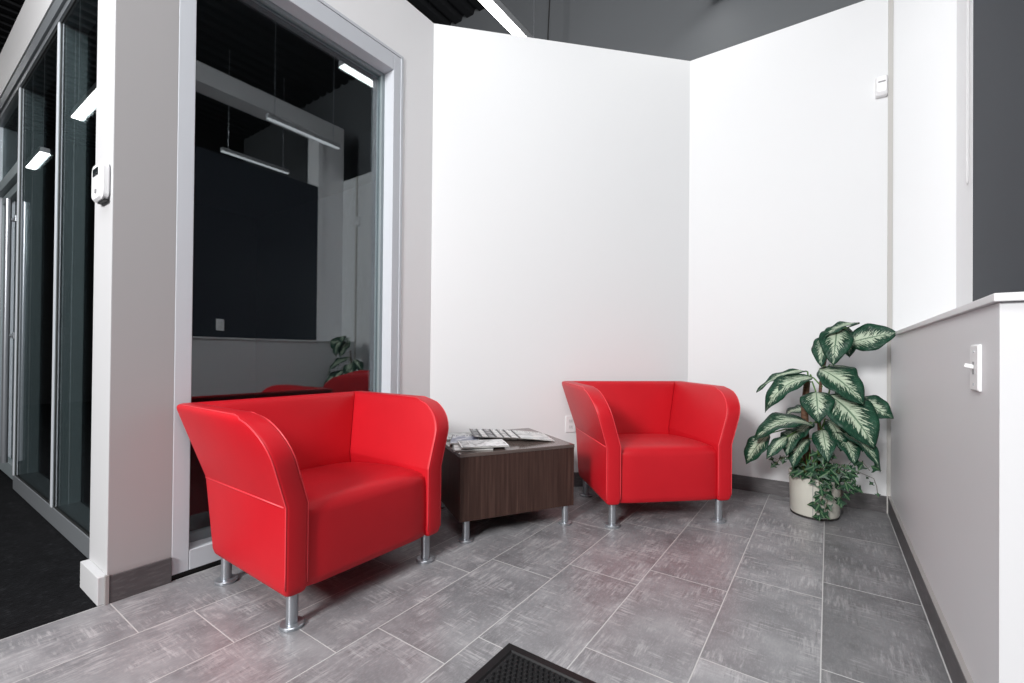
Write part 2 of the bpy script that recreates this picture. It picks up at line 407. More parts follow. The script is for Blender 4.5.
# right pier, mitred into the diagonal wall
def prism(bm, pts, z0, z1):
    a = [bm.verts.new((x, y, z0)) for x, y in pts]; b = [bm.verts.new((x, y, z1)) for x, y in pts]
    n = len(pts); bm.faces.new(a[::-1]); bm.faces.new(b)
    for i in range(n): bm.faces.new((a[i], a[(i + 1) % n], b[(i + 1) % n], b[i]))
mit = TH * math.tan(PI / 8)
prism(bm, [(X0, WY1), (XL, WY1), (XL, cy_end), (X0, cy_end + mit)], 0, ZW)
struct('wall_left', bm, M['wall_pale'], 'pale grey wall around the tall office window', 'wall')
bm = bmesh.new()
xa = YB - 4.41
prism(bm, [(XL, cy_end), (xa, YB), (xa - 0.06, YB + 0.1449), (XL - 0.1, cy_end + 0.1414 - 0.1)], 0, ZW)
bmesh.ops.translate(bm, verts=[], vec=(0, 0, 0))
struct('wall_diagonal', bm, M['wall'], 'white diagonal wall between the window wall and the back wall', 'wall')
bm = bmesh.new(); prism(bm, [(xa, YB), (0.66, YB), (0.66, YB + 0.14), (xa - 0.06, YB + 0.14)], 0, ZW)
struct('wall_back', bm, M['wall'], 'white back wall behind the potted plant', 'wall')
struct('trim_1', B(XR - 0.018, XR + 0.006, YB - 0.014, YB, 0.0, ZW), paint('grey beige trim paint', (0.50, 0.49, 0.47)), 'narrow grey vertical trim strip in the right corner of the back wall', 'trim')
# half wall, cap, charcoal wall and its frame
struct('wall_right', B(XR, 0.608, 1.415, YB - 0.015, 0, 1.076), M['half'], 'grey half wall along the right side', 'wall')
struct('trim_2', B(XR - 0.012, 0.608, 1.402, YB - 0.015, 1.077, 1.096, bevel=0.002), M['cap'], 'white cap on top of the grey half wall', 'ledge')
struct('wall_charcoal', B(0.610, 0.71, 1.3, 3.170, 0, 3.03), M['dark_wall'], 'charcoal accent wall rising behind the half wall', 'wall')
struct('wall_column', boxes([(0.609, 0.85, 3.172, YB - 0.002, 0, 3.9), (0.609, 0.85, 0.2, 3.171, 3.70, 3.9)]), M['wall_pale'], 'pale column and beam framing the charcoal wall', 'column')

# baseboards
BH = 0.102
def bb(name, pts_boxes, label, parent=None):
    bm = boxes(pts_boxes, bevel=0.0015); return struct(name, bm, M['bb'], label, 'baseboard')
bb('baseboard_left', [(XL, XL + 0.012, 0.527, WY0 - 0.002, 0, BH), (XL, XL + 0.012, WY1 + 0.002, cy_end, 0, BH)], 'dark tile baseboard under the pale grey window wall')
bb('baseboard_back', [(xa, XR - 0.012, YB - 0.012, YB, 0, BH)], 'dark tile baseboard under the white back wall')
bb('baseboard_right', [(XR - 0.012, XR, 1.415, YB - 0.0, 0, BH)], 'dark tile baseboard along the grey half wall')
bm = bmesh.new()
nd = Vector((1, -1, 0)).normalized() * 0.012
prism(bm, [(XL, cy_end), (XL + nd.x, cy_end + nd.y), (xa + nd.x, YB + nd.y), (xa, YB)], 0, BH)
struct('baseboard_diagonal', bm, M['bb'], 'dark tile baseboard under the white diagonal wall', 'baseboard')
M['edge'] = mat('metal edge strip', (0.42, 0.40, 0.39), 0.4, 0.5)
struct('trim_3', boxes([(XR - 0.0135, XR, 1.415, YB - 0.013, BH, BH + 0.006)]), M['edge'], 'thin metal edge on top of the half wall baseboard', 'trim')
struct('baseboard_column', boxes([(XL - 0.24, XL + 0.0, 0.497, 0.5248, 0, 0.104)], bevel=0.002), M['strip'], 'white painted base block on the hallway face of the corner column', 'baseboard')
struct('trim_4', boxes([(XL, XL + 0.014, 0.515, 0.5268, 0, 0.108)], bevel=0.001), M['edge'], 'metal end strip where the dark baseboard meets the white base block', 'trim')
struct('wall_column_face', B(X0, XL - 0.0005, 0.523, 0.5249, 0.105, ZW), M['strip'], 'bright white narrow face of the corner column', 'wall')

# tall window
GX = XL - 0.105
def frame_rect(bm, axis, fixed0, fixed1, a0, a1, z0, z1, wl, wr, wt, wb, bev=0.003):
    def bx(p0, p1, q0, q1):
        if axis == 'y': box(bm, fixed0, fixed1, p0, p1, q0, q1, bevel=bev)
        else: box(bm, p0, p1, fixed0, fixed1, q0, q1, bevel=bev)
    bx(a0, a0 + wl, z0, z1); bx(a1 - wr, a1, z0, z1)
    bx(a0 + wl, a1 - wr, z1 - wt, z1); bx(a0 + wl, a1 - wr, z0, z0 + wb)
win = empty('window_1', 'tall aluminium framed office window with dark reflecting glass behind the left armchair', 'window', (0, 0, 0), kind='structure')
bm = bmesh.new(); frame_rect(bm, 'y', XL - 0.16, XL + 0.001, WY0, WY1, 0.022, WZ, 0.062, 0.055, 0.10, 0.085)
link('window_frame', bm, M['alu'], win)
bm = boxes([(XL - 0.004, XL + 0.006, WY0, WY1 + 0.016, WZ, WZ + 0.016), (XL - 0.004, XL + 0.006, WY1, WY1 + 0.016, 0.022, WZ - 0.0005)], bevel=0.001)
link('frame_bead', bm, M['alu'], win)
bm = bmesh.new(); frame_rect(bm, 'y', GX - 0.012, GX + 0.022, WY0 + 0.062, WY1 - 0.055, 0.107, WZ - 0.10, 0.016, 0.022, 0.02, 0.04, 0.002)
link('glazing_stop', bm, M['alu_dark'], win)
link('glass_pane', B(GX - 0.004, GX + 0.004, WY0 + 0.07, WY1 - 0.065, 0.13, WZ - 0.11), M['glass'], win)
link('sill_gap', B(XL - 0.15, XL - 0.01, WY0 + 0.002, WY1 - 0.002, 0.0005, 0.021), M['gasket'], win)

# storefront partition on the hallway side
part = empty('window_2', 'dark glazed storefront partition along the carpeted hallway', 'window', (0, 0, 0), kind='structure')
PX1, MXa, MXb = X0 - 0.002, -3.49, -4.585
PD = 0.112
PH = 2.745; PT = 2.925
link('bottom_rail', B(MXb - .045, PX1, YP, YP + PD, 0.0005, 0.098, bevel=0.003), M['alu_mid'], part)
link('header_rail', B(-5.62, PX1, YP, YP + PD, PH, PT, bevel=0.003), M['alu_mid'], part)
link('header_bead', boxes([(-5.62, PX1, YP - 0.012, YP, PH + 0.055, PH + 0.068), (-5.62, PX1, YP - 0.006, YP, PH + 0.002, PH + 0.008)]), M['alu_mid'], part)
for mx_ in (PX1, MXa, MXb):
    link('mullion', B(mx_ - 0.030, mx_, YP, YP + PD, 0.098, PH, bevel=0.003), M['alu_dark'], part)
    link('groove', B(mx_ - 0.0001, mx_ + 0.0006, YP + 0.060, YP + 0.064, 0.099, PH - 0.001), M['alu'], part)
    link('mullion_edge', B(mx_ - 0.031, mx_ + 0.001, YP - 0.004, YP, 0.098, PH), M['alu'], part)
for a, b in ((MXa, PX1 - 0.030), (MXb, MXa - 0.030)):
    p = link('glass_pane', B(a + 0.001, b - 0.001, YP + 0.006, YP + 0.012, 0.099, PH - 0.001), M['glass_dark'], part)
    bm = bmesh.new(); frame_rect(bm, 'x', YP + 0.003, YP + 0.015, a, b, 0.098, PH, 0.006, 0.006, 0.006, 0.006, 0.001); link('gasket', bm, M['gasket'], p)
# glass door at the far left of the hallway
DX0, DX1 = -5.53, MXb - 0.047
door = empty('door_1', 'glass hallway door with a long steel pull bar at the far left', 'door', (0, 0, 0), kind='structure')
bm = bmesh.new(); frame_rect(bm, 'x', YP + 0.03, YP + 0.075, DX0, DX1 - 0.004, 0.012, 2.17, 0.045, 0.045, 0.06, 0.10)
link('door_frame', bm, M['alu_dark'], door)
link('glass_pane', B(DX0 + 0.04, DX1 - 0.044, YP + 0.049, YP + 0.055, 0.10, 2.12), M['glass_dark'], door)
hd = bmesh.new(); tube(hd, [(-4.735, 0.556, 0.17), (-4.735, 0.556, 2.0)], 0.017, 14)
h = link('pull_bar', hd, M['steel'], door, smooth=True); autosmooth(h)
for z in (1.05, 1.86):
    bm = bmesh.new(); tube(bm, [(-4.735, 0.556, z), (-4.735, YP + 0.03, z)], 0.013, 10); box(bm, -4.70, -4.652, YP - 0.006, YP + 0.030, z - 0.022, z + 0.022, bevel=0.004)
    link('standoff', bm, M['steel'], h)
tr = empty('door_2', 'transom frame and pale far jamb above and beside the hallway door', 'door frame', (0, 0, 0), kind='structure')
link('transom_bar', B(DX0, DX1, YP, YP + PD, 2.18, 2.26, bevel=0.003), M['alu_dark'], tr)
link('jamb', B(DX0 - 0.09, DX0 - 0.001, YP - 0.004, YP + PD, 0.0005, PH, bevel=0.003), M['alu'], tr)
link('glass_pane', B(DX0, DX1, YP + 0.014, YP + 0.022, 2.261, PH), M['glass_dark'], tr)
# white bulkhead over the partition
struct('wall_hallway', boxes([(-5.62, X0 - 0.001, YP - 0.006, YP + 0.15, PT + 0.002, 3.27), (-11.5, -5.622, YP, YP + 0.15, 0, 3.27)]), M['wall_grey'], 'pale bulkhead wall above the hallway storefront', 'wall')
# ------------------------------------------------------------------ armchairs
def make_chair():
    root = empty('armchair')
    ZB, ZS, ZT = 0.125, 0.43, 0.737
    XF, XRR = 0.338, -0.320
    def xf(z): return XF if z <= 0.575 else XF - 0.25 * (1 - math.sqrt(max(0.0, 1 - ((z - 0.575) / (ZT + 0.002 - 0.575)) ** 2)))
    def xr(z): return XRR + 0.085 * (ZS - z) / (ZS - ZB) if z <= ZS else XRR - 0.26 * (z - ZS)
    def uo(z): return UB if z <= ZS else UB + 0.285 * (z - ZS)
    UB, AT = 0.357, 0.082
    def ui(z): return UB - AT if z <= ZS else uo(z) - AT
    zs = [ZB, ZB + .004, ZB + .012, ZB + .03, .2, .28, .36, .41, ZS - .004, ZS, ZS + .004, .46, .5, .54, .575, .60, .625, .65, .67, .685, .70, .712, .722, .729, .734, ZT]
    for s in (-1, 1):
        loops = []
        for z in zs:
            ins = 0.0
            if z < ZB + .03: ins = 0.022 * (1 - math.sqrt(max(0, 1 - (1 - (z - ZB) / .03) ** 2)))
            if z > ZT - 0.025: ins = 0.025 * (1 - math.sqrt(max(0, 1 - ((z - ZT + 0.025) / 0.025) ** 2)))
            y0, y1 = ui(z) + ins * 0.5, uo(z) - ins * 0.9
            x1 = xf(z) - ins * 0.4; x0 = xr(z) + ins
            lp = rrect(x0, x1, y0, y1, 0.014, z, 4)
            for p in lp:                       # square inner rear corner where the backrest meets the arm
                if p.x < x0 + 0.015 and p.y < y0 + 0.015: p.x, p.y = x0 + max(0, p.x - x0) * .15, y0 + max(0, p.y - y0) * .15
            loops.append([Vector((p.x, p.y * s, p.z)) for p in lp])
        bm = bmesh.new(); levels(bm, loops)
        arm = autosmooth(link('arm', bm, M['red'], root), 50)
        bm = bmesh.new()
        tube(bm, [(XRR + 0.012, s * (UB + .0005), ZS), (XF - 0.013, s * (UB + .0005), ZS)], 0.003, 6)
        zz = [z for z in zs if 0.15 < z <= 0.734]
        tube(bm, [(xf(z) - 0.004 - (0.012 if z > .72 else 0), s * (uo(z) - 0.0030 - (0.008 if z > .725 else 0)), z) for z in zz] + [(xr(ZT) + 0.03, s * (uo(ZT) - 0.014), ZT - 0.004)], 0.0026, 6)
        tube(bm, [(xf(z) - 0.004 - (0.012 if z > .72 else 0), s * (ui(z) + 0.003 + (0.007 if z > .725 else 0)), z) for z in zz] + [(xr(ZT) + 0.05, s * (ui(ZT) + 0.015), ZT - 0.004)], 0.0026, 6)
        link('piping', bm, M['red_pipe'], arm, smooth=True)
    # backrest between the arms
    def xi(z): return -0.222 if z <= 0.22 else (-0.222 - 0.13 * (z - 0.22) if z < 0.42 else -0.248 - 0.30 * (z - 0.42))
    bz = [ZB + .01, .2, .3, .40, ZS - .004, ZS, ZS + .004, .46, .52, .58, .64, .69, .712, .724, .732, ZT]
    loops = []
    for z in bz:
        ins = 0.0
        if z > ZT - 0.025: ins = 0.025 * (1 - math.sqrt(max(0, 1 - ((z - ZT + 0.025) / 0.025) ** 2)))
        y = ui(z) - 0.0015 + ins * 0.45
        loops.append(rrect(xr(z) + ins + 0.002, max(xi(z), xr(z) + 0.03) - ins, -y, y, 0.006, z, 3))
    bm = bmesh.new(); levels(bm, loops)
    autosmooth(link('backrest', bm, M['red'], root), 50)
    # seat, crowned, with a soft front roll
    bm = bmesh.new(); NX, NY = 18, 14
    sx0, sx1, sy = -0.242, 0.329, 0.2725
    prof = []
    r = 0.05; zt = 0.418
    prof.append((sx0, zt - 0.004))
    for i in range(9): prof.append((sx0 + (sx1 - r - sx0) * (i + 1) / 9, zt + 0.010 * math.sin(PI * (i + 1) / 9) + 0.003 * (i + 1) / 9))
    for i in range(1, 7):
        a = PI / 2 * (1 - i / 6); prof.append((sx1 - r + r * math.cos(a), zt + 0.003 - r + r * math.sin(a)))
    for z in (0.30, 0.22, 0.16, 0.135): prof.append((sx1 + 0.004 * math.sin(PI * (0.37 - z) / 0.25), z))
    prof.append((sx1 - 0.008, ZB + 0.003)); prof.append((sx1 - 0.03, ZB))
    rows = []
    for j in range(NY + 1):
        f = -1 + 2 * j / NY; sq = 0.010 * (abs(f) ** 10)
        rows.append([bm.verts.new((x - (sq if x > 0.25 else 0), f * sy, z - (0.026 * max(0, (0.20 - x) / 0.44) if z > 0.37 else 0) - (sq if z > 0.4 else 0) + (0.006 * (1 - f * f) if z > 0.4 else 0))) for x, z in prof])
    for j in range(NY):
        for i in range(len(prof) - 1): bm.faces.new((rows[j][i], rows[j][i + 1], rows[j + 1][i + 1], rows[j + 1][i]))
    bk = [bm.verts.new((sx0 + 0.03, (-1 + 2 * j / NY) * sy, ZB)) for j in range(NY + 1)]
    for j in range(NY):
        bm.faces.new((bk[j], rows[j][0], rows[j + 1][0], bk[j + 1])); bm.faces.new((rows[j][-1], bk[j], bk[j + 1], rows[j + 1][-1]))
    bm.faces.new([bk[0]] + rows[0][::-1]); bm.faces.new([bk[-1]] + rows[-1])
    autosmooth(link('seat', bm, M['red'], root), 55)
    for lx in (0.289, -0.232):
        for ly in (-0.306, 0.306):
            bm = bmesh.new(); lathe(bm, [(0.0195, 0.010), (0.0195, ZB + 0.012)], 20, lx, ly)
            lg = autosmooth(link('leg', bm, M['steel'], root))
            bm = bmesh.new(); lathe(bm, [(0.040, 0.0004), (0.041, 0.003), (0.041, 0.010), (0.038, 0.013), (0.022, 0.014)], 28, lx, ly)
            autosmooth(link('foot', bm, M['steel'], lg))
    return root
chair = make_chair()
chair.location = (-1.828, 1.154, 0); chair.rotation_euler = (0, 0, math.radians(-0.85))
tag(chair, 'red armchair nearest the viewer standing in front of the tall dark window', 'armchair', 'red armchairs')
ch2 = copy_tree(chair); ch2.scale = (1.04, 1.04, 1.04); ch2.location = (-0.962, 2.780, 0); ch2.rotation_euler = (0, 0, math.radians(-47.8))
ch2['label'] = 'red armchair against the white walls between side table and potted plant'

# ------------------------------------------------------------------ side table
TA = math.atan2(0.57, 0.34)
tbl = empty('side_table', 'low dark wood cube side table between the two red armchairs', 'side table', (-1.527, 1.676, 0), TA)
TW, TD, TZ0, TZ = 0.664, 0.60, 0.106, 0.448
bm = boxes([(0, TW, 0.0, 0.018, TZ0, TZ - 0.0185), (0, TW, TD - 0.018, TD, TZ0, TZ - 0.0185), (0, 0.018, 0.0182, TD - 0.0182, TZ0, TZ - 0.0185), (TW - 0.018, TW, 0.0182, TD - 0.0182, TZ0, TZ - 0.0185), (0.018, TW - 0.018, 0.018, TD - 0.018, TZ0, TZ0 + 0.018)], bevel=0.0012)
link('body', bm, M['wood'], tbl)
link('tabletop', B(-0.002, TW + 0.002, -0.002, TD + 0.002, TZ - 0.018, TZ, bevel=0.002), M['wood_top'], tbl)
for lx, ly in ((0.042, 0.024), (TW - 0.042, 0.024), (0.042, TD - 0.03), (TW - 0.042, TD - 0.03)):
    bm = bmesh.new(); lathe(bm, [(0.0185, 0.009), (0.0185, TZ0 + 0.002)], 20, lx, ly)
    lg = autosmooth(link('leg', bm, M['steel'], tbl))
    bm = bmesh.new(); lathe(bm, [(0.036, 0.0004), (0.037, 0.003), (0.037, 0.009), (0.034, 0.012), (0.02, 0.013)], 28, lx, ly)
    autosmooth(link('foot', bm, M['steel'], lg))

# magazines (coordinates in the table's own frame, then placed in the world)
TMX = Matrix.Translation((-1.527, 1.676, 0)) @ Matrix.Rotation(TA, 4, 'Z')
M['spine_dark'] = mat('dark magazine spine', (0.015, 0.016, 0.018), 0.35)
def magazine(name, label, cat, cx, cy, z, rz, cover, wd=0.205, ln=0.272, th=0.005, tilt=0.0, spine=1):
    """flat magazine; its spine is on the local +x side, the other side lifted by tilt"""
    root = empty(name, label, cat, group='magazines on the side table')
    mw = TMX @ Matrix.Translation((cx, cy, z)) @ Matrix.Rotation(rz, 4, 'Z')
    root.matrix_world = mw
    def sheet(z0, z1, grow):
        bm = bmesh.new(); uv = bm.loops.layers.uv.new('UVMap'); N = 10
        top, bot = [], []
        for i in range(N + 1):
            f = i / N; x = -wd / 2 - grow + (wd + 2 * grow) * f
            lift = tilt * (1 - f) + 0.0012 * math.sin(PI * f)
            top.append([bm.verts.new((x, y, z1 + lift)) for y in (-ln / 2 - grow, ln / 2 + grow)])
            bot.append([bm.verts.new((x, y, z0 + lift)) for y in (-ln / 2 - grow, ln / 2 + grow)])
        for i in range(N):
            f = bm.faces.new((top[i][0], top[i + 1][0], top[i + 1][1], top[i][1]))
            for lp, (a, b) in zip(f.loops, ((i / N, 0), ((i + 1) / N, 0), ((i + 1) / N, 1), (i / N, 1))): lp[uv].uv = (a, b)
            bm.faces.new((bot[i][0], bot[i][1], bot[i + 1][1], bot[i + 1][0]))
            for k in (0, 1): bm.faces.new((top[i][k], top[i + 1][k], bot[i + 1][k], bot[i][k]))
        bm.faces.new((top[0][0], top[0][1], bot[0][1], bot[0][0])); bm.faces.new((top[N][0], top[N][1], bot[N][1], bot[N][0]))
        return bm
    link('pages', sheet(0.0006, th, 0), M['paper'], root)
    link('cover', sheet(th + 0.0002, th + 0.0009, 0.001), cover, root)
    zs_ = tilt if spine < 0 else 0
    xs_ = (wd / 2 + 0.0012) * spine
    bm = B(min(xs_, xs_ + .001 * spine), max(xs_, xs_ + .001 * spine), -ln / 2, ln / 2, 0.0004 + zs_, th + 0.0009 + zs_); link('spine', bm, M['spine_dark'], root)
    return root
W_, K_, G_ = (0.86, 0.86, 0.85), (0.02, 0.022, 0.028), (0.16, 0.17, 0.18)
cov = [cover_mat('magazine cover grey', (0.5, 0.5, 0.49), G_, W_, 1), cover_mat('magazine cover dark', K_, (0.01, 0.01, 0.012), (0.6, 0.6, 0.62), 2),
       cover_mat('magazine cover blue', (0.25, 0.28, 0.42), (0.05, 0.06, 0.12), W_, 3), cover_mat('magazine cover white', (0.82, 0.82, 0.80), (0.20, 0.20, 0.21), (0.88, 0.88, 0.88), 4),
       cover_mat('magazine cover black', (0.04, 0.045, 0.05), (0.012, 0.012, 0.014), (0.65, 0.66, 0.66), 5), cover_mat('magazine cover silver', (0.45, 0.47, 0.47), (0.12, 0.13, 0.14), W_, 6),
       cover_mat('magazine cover teal grey', (0.66, 0.71, 0.70), (0.22, 0.26, 0.26), (0.84, 0.87, 0.86), 7),
       cover_mat('magazine cover black and white', (0.78, 0.78, 0.78), (0.03, 0.03, 0.04), (0.88, 0.88, 0.88), 9)]
z0 = TZ + 0.0006
D = math.radians
magazine('magazine', 'white covered magazine lying flat at the near left edge of the side table', 'magazine', 0.118, 0.180, z0, D(-14), cov[3])
magazine('magazine', 'pale grey magazine lying flat at the back left of the side table', 'magazine', 0.135, 0.455, z0, D(80), cov[5], 0.2, 0.262)
magazine('magazine', 'blue covered magazine across the left pair of magazines', 'magazine', 0.125, 0.320, z0 + 0.0066, D(-20), cov[2], 0.16, 0.26)
magazine('magazine', 'black and white magazine crosswise on the left pile', 'magazine', 0.165, 0.128, z0 + 0.0136, D(80), cov[7], 0.19, 0.25)
# the fanned row: each leans on the one to its left
SL = 0.025
fan = [(0.300, 0.400, cov[4], 'black edged magazine leftmost in the fanned row'),
       (0.337, 0.380, cov[3], 'white covered magazine second from the left in the fanned row'),
       (0.374, 0.362, cov[1], 'dark covered magazine third from the left in the fanned row'),
       (0.411, 0.340, cov[3], 'white covered magazine in the middle of the fanned row'),
       (0.448, 0.318, cov[0], 'grey covered magazine third from the right in the fanned row'),
       (0.485, 0.296, cov[3], 'white covered magazine second from the right in the fanned row'),
       (0.524, 0.258, cov[6], 'pale teal magazine topmost at the right end of the fanned row')]
for i, (cx, cy, c, lab) in enumerate(fan):
    magazine('magazine', lab, 'magazine', cx, cy, z0, D(-12), c, th=0.0031, tilt=SL, spine=-1)

# ------------------------------------------------------------------ potted plant
PC = Vector((-0.068, 3.235, 0))
plant = empty('potted_plant', 'potted plant with large variegated leaves and trailing ivy in the back right corner', 'potted plant', PC)
bm = bmesh.new(); lathe(bm, [(0.123, 0.012), (0.128, 0.02), (0.1345, 0.242), (0.1385, 0.246), (0.1385, 0.256), (0.134, 0.259), (0.127, 0.256), (0.125, 0.20)], 48)
pot = autosmooth(link('pot', bm, M['pot'], plant), 40)
bm = bmesh.new(); lathe(bm, [(0.124, 0.0004), (0.126, 0.004), (0.126, 0.011)], 48); link('pot_foot', bm, M['pot_base'], pot)
a = math.atan2(-0.127, -0.005)
bm = bmesh.new(); tube(bm, [(0.1245 * math.cos(a), 0.1285 * math.sin(a) , 0.022), (0.134 * math.cos(a), 0.134 * math.sin(a), 0.22)], 0.0016, 6); link('pot_seam', bm, M['grey_plastic'], pot)
bm = bmesh.new(); lathe(bm, [(0.118, 0.19), (0.1225, 0.215), (0.08, 0.224), (0.03, 0.228)], 32); link('soil', bm, M['soil'], plant)
rnd = random.Random(5)
def cane(pts, r0, r1):
    bm = bmesh.new(); n = len(pts); tube(bm, pts, [r0 + (r1 - r0) * i / (n - 1) for i in range(n)], 10)
    return link('cane', bm, M['stem'], plant, smooth=True)
cane([(-0.03, 0.0, 0.2), (-0.04, -0.01, 0.35), (-0.05, -0.015, 0.5), (-0.052, -0.02, 0.66), (-0.04, -0.02, 0.80)], 0.025, 0.017)
cane([(0.02, 0.01, 0.2), (0.03, 0.0, 0.4), (0.02, -0.01, 0.6), (0.03, -0.01, 0.8), (0.06, -0.01, 0.98)], 0.013, 0.007)
cane([(0.05, 0.02, 0.2), (0.07, 0.02, 0.36), (0.09, 0.0, 0.5)], 0.009, 0.006)
cane([(-0.06, 0.02, 0.2), (-0.08, 0.0, 0.36), (-0.12, -0.02, 0.47)], 0.008, 0.005)
def leaf(base, tip, width, facing, droop=0.06, fold=0.25, stem=None, mt='leaf', tipw=0.8, wave=0.007):
    """blade from base to tip (world), spread sideways, its upper face towards `facing`, bowed along facing by droop"""
    b, tt = Vector(base) - PC, Vector(tip) - PC
    ax = (tt - b); L = ax.length; ax.normalize()
    n = Vector(facing); n = (n - ax * n.dot(ax)).normalized(); side = n.cross(ax)
    bm = bmesh.new(); uv = bm.loops.layers.uv.new('UVMap'); NU, NV = 16, 8; g = []; ph = rnd.random() * 6
    for i in range(NU + 1):
        u = i / NU
        wdt = width / 2 * (math.sin(PI * min(1, u ** 0.82)) ** tipw) if 0 < u < 1 else 0.0008
        c = b + ax * (L * u) + n * (droop * 4 * u * (1 - u)) * 1.0
        row = []
        for j in range(NV + 1):
            s = -1 + 2 * j / NV
            row.append(bm.verts.new(c + side * (s * wdt) + n * (fold * abs(s) * wdt - 0.35 * fold * s * s * wdt + wave * math.sin(u * 17 + ph + s * 2) * abs(s))))
        g.append(row)
    for i in range(NU):
        for j in range(NV):
            f = bm.faces.new((g[i][j], g[i + 1][j], g[i + 1][j + 1], g[i][j + 1]))
            for lp, (a_, b_) in zip(f.loops, ((i, j), (i + 1, j), (i + 1, j + 1), (i, j + 1))): lp[uv].uv = (a_ / NU, b_ / NV)
    o = link('leaf', bm, M[mt], plant, smooth=True)
    md = o.modifiers.new('thickness', 'SOLIDIFY'); md.thickness = 0.0012; md.offset = 0
    if stem is not None:
        s0 = Vector(stem) - PC; mid = (s0 + b) / 2 + Vector((0, 0, 0.03)); bm = bmesh.new()
        tube(bm, [s0, mid, b, b + ax * 0.02 + n * (droop * 0.08)], [0.005, 0.004, 0.003, 0.002], 7); link('petiole', bm, M['sprig'] if mt == 'leaf' else M['vine'], o, smooth=True)
    return o
CAMV = Vector((0.02, -3.2, 0.2))                # roughly towards the room
TOP = (0.0, 3.225, 1.03)
# upper crown
leaf((0.098, 3.20, 1.035), (0.312, 3.17, 1.090), 0.165, (-0.1, -1, 0.35), 0.012, 0.15, TOP)
leaf((0.150, 3.24, 1.150), (-0.045, 3.10, 1.040), 0.090, (-0.25, -0.55, 1), 0.030, 0.35, TOP)
leaf((0.040, 3.20, 1.120), (0.020, 3.06, 0.905), 0.165, (0.05, -1, 0.45), 0.045, 0.2, TOP)
leaf((0.005, 3.22, 1.090), (-0.035, 3.08, 0.895), 0.120, (-0.5, -1, 0.35), 0.030, 0.25, TOP)
leaf((0.050, 3.26, 1.140), (0.100, 3.20, 0.950), 0.120, (0.6, -1, 0.2), 0.03, 0.2, TOP)
# middle tier
MID = (-0.10, 3.215, 0.80)
leaf((-0.045, 3.16, 0.880), (0.160, 3.05, 0.690), 0.190, (0.25, -0.9, 0.65), 0.040, 0.22, (0.01, 3.22, 0.86))
leaf((-0.110, 3.20, 0.865), (-0.375, 3.14, 0.725), 0.080, (-0.15, -0.45, 1), 0.040, 0.3, MID)
leaf((-0.080, 3.18, 0.830), (-0.320, 3.08, 0.610), 0.150, (-0.25, -0.75, 0.75), 0.075, 0.3, MID)
leaf((-0.160, 3.16, 0.815), (-0.240, 3.05, 0.690), 0.090, (-0.2, -0.9, 0.6), 0.03, 0.3, MID)
leaf((-0.060, 3.13, 0.745), (-0.045, 3.02, 0.580), 0.170, (0.0, -0.9, 0.6), 0.040, 0.25, MID)
leaf((0.000, 3.16, 0.730), (0.205, 3.02, 0.465), 0.235, (0.25, -0.9, 0.6), 0.055, 0.22, (0.0, 3.22, 0.68))
leaf((0.140, 3.22, 0.710), (0.298, 3.18, 0.615), 0.135, (0.2, -0.95, 0.5), 0.012, 0.2, (0.0, 3.24, 0.66))
leaf((0.020, 3.22, 0.780), (0.170, 3.24, 0.640), 0.150, (0.3, -0.7, 0.7), 0.03, 0.2, (0.0, 3.24, 0.72))
# lower tier
leaf((-0.075, 3.14, 0.545), (-0.370, 2.99, 0.440), 0.190, (-0.15, -0.45, 1), 0.075, 0.28, (-0.10, 3.2, 0.52))
leaf((-0.300, 3.10, 0.480), (-0.420, 3.06, 0.285), 0.125, (-0.3, -0.9, 0.5), 0.025, 0.25, (-0.13, 3.2, 0.48))
leaf((-0.200, 3.05, 0.480), (-0.300, 2.97, 0.350), 0.075, (-0.2, -1, 0.4), 0.02, 0.3, (-0.12, 3.19, 0.47))
leaf((0.020, 3.16, 0.520), (0.230, 3.02, 0.345), 0.120, (0.45, -0.5, 1), 0.065, 0.3, (0.0, 3.22, 0.47))
leaf((-0.140, 3.20, 0.500), (-0.200, 3.02, 0.370), 0.120, (-0.2, -0.6, 0.8), 0.05, 0.3, (-0.1, 3.22, 0.45))
leaf((0.040, 3.22, 0.600), (0.160, 3.10, 0.430), 0.140, (0.4, -0.5, 0.9), 0.04, 0.3, (0.0, 3.24, 0.5))
leaf((-0.090, 3.26, 0.620), (-0.250, 3.30, 0.520), 0.130, (-0.3, -0.3, 1), 0.04, 0.3, (-0.06, 3.24, 0.55))
leaf((0.000, 3.28, 0.560), (0.120, 3.36, 0.420), 0.130, (0.3, -0.2, 1), 0.04, 0.3, (0.0, 3.25, 0.5))
# fuller inner foliage
for b_, t_, w_, f_ in [((0.0, 3.19, 0.58), (0.06, 3.09, 0.42), 0.12, (0.3, -0.7, 0.7)), ((-0.07, 3.19, 0.56), (-0.16, 3.10, 0.42), 0.11, (-0.4, -0.6, 0.8)), ((-0.10, 3.17, 0.46), (-0.17, 3.05, 0.30), 0.11, (-0.4, -0.8, 0.4)),
                       ((0.05, 3.17, 0.50), (0.12, 3.06, 0.36), 0.12, (0.4, -0.8, 0.4)), ((-0.12, 3.24, 0.82), (-0.26, 3.22, 0.74), 0.12, (-0.2, -0.6, 0.8)),
                       ((0.04, 3.22, 0.90), (0.10, 3.14, 0.76), 0.13, (0.3, -0.9, 0.4)), ((-0.03, 3.2, 0.52), (0.0, 3.04, 0.36), 0.12, (0, -0.9, 0.4))]:
    leaf(b_, t_, w_, f_, 0.035, 0.3, (-0.03, 3.22, b_[2] - 0.05), wave=0.006)
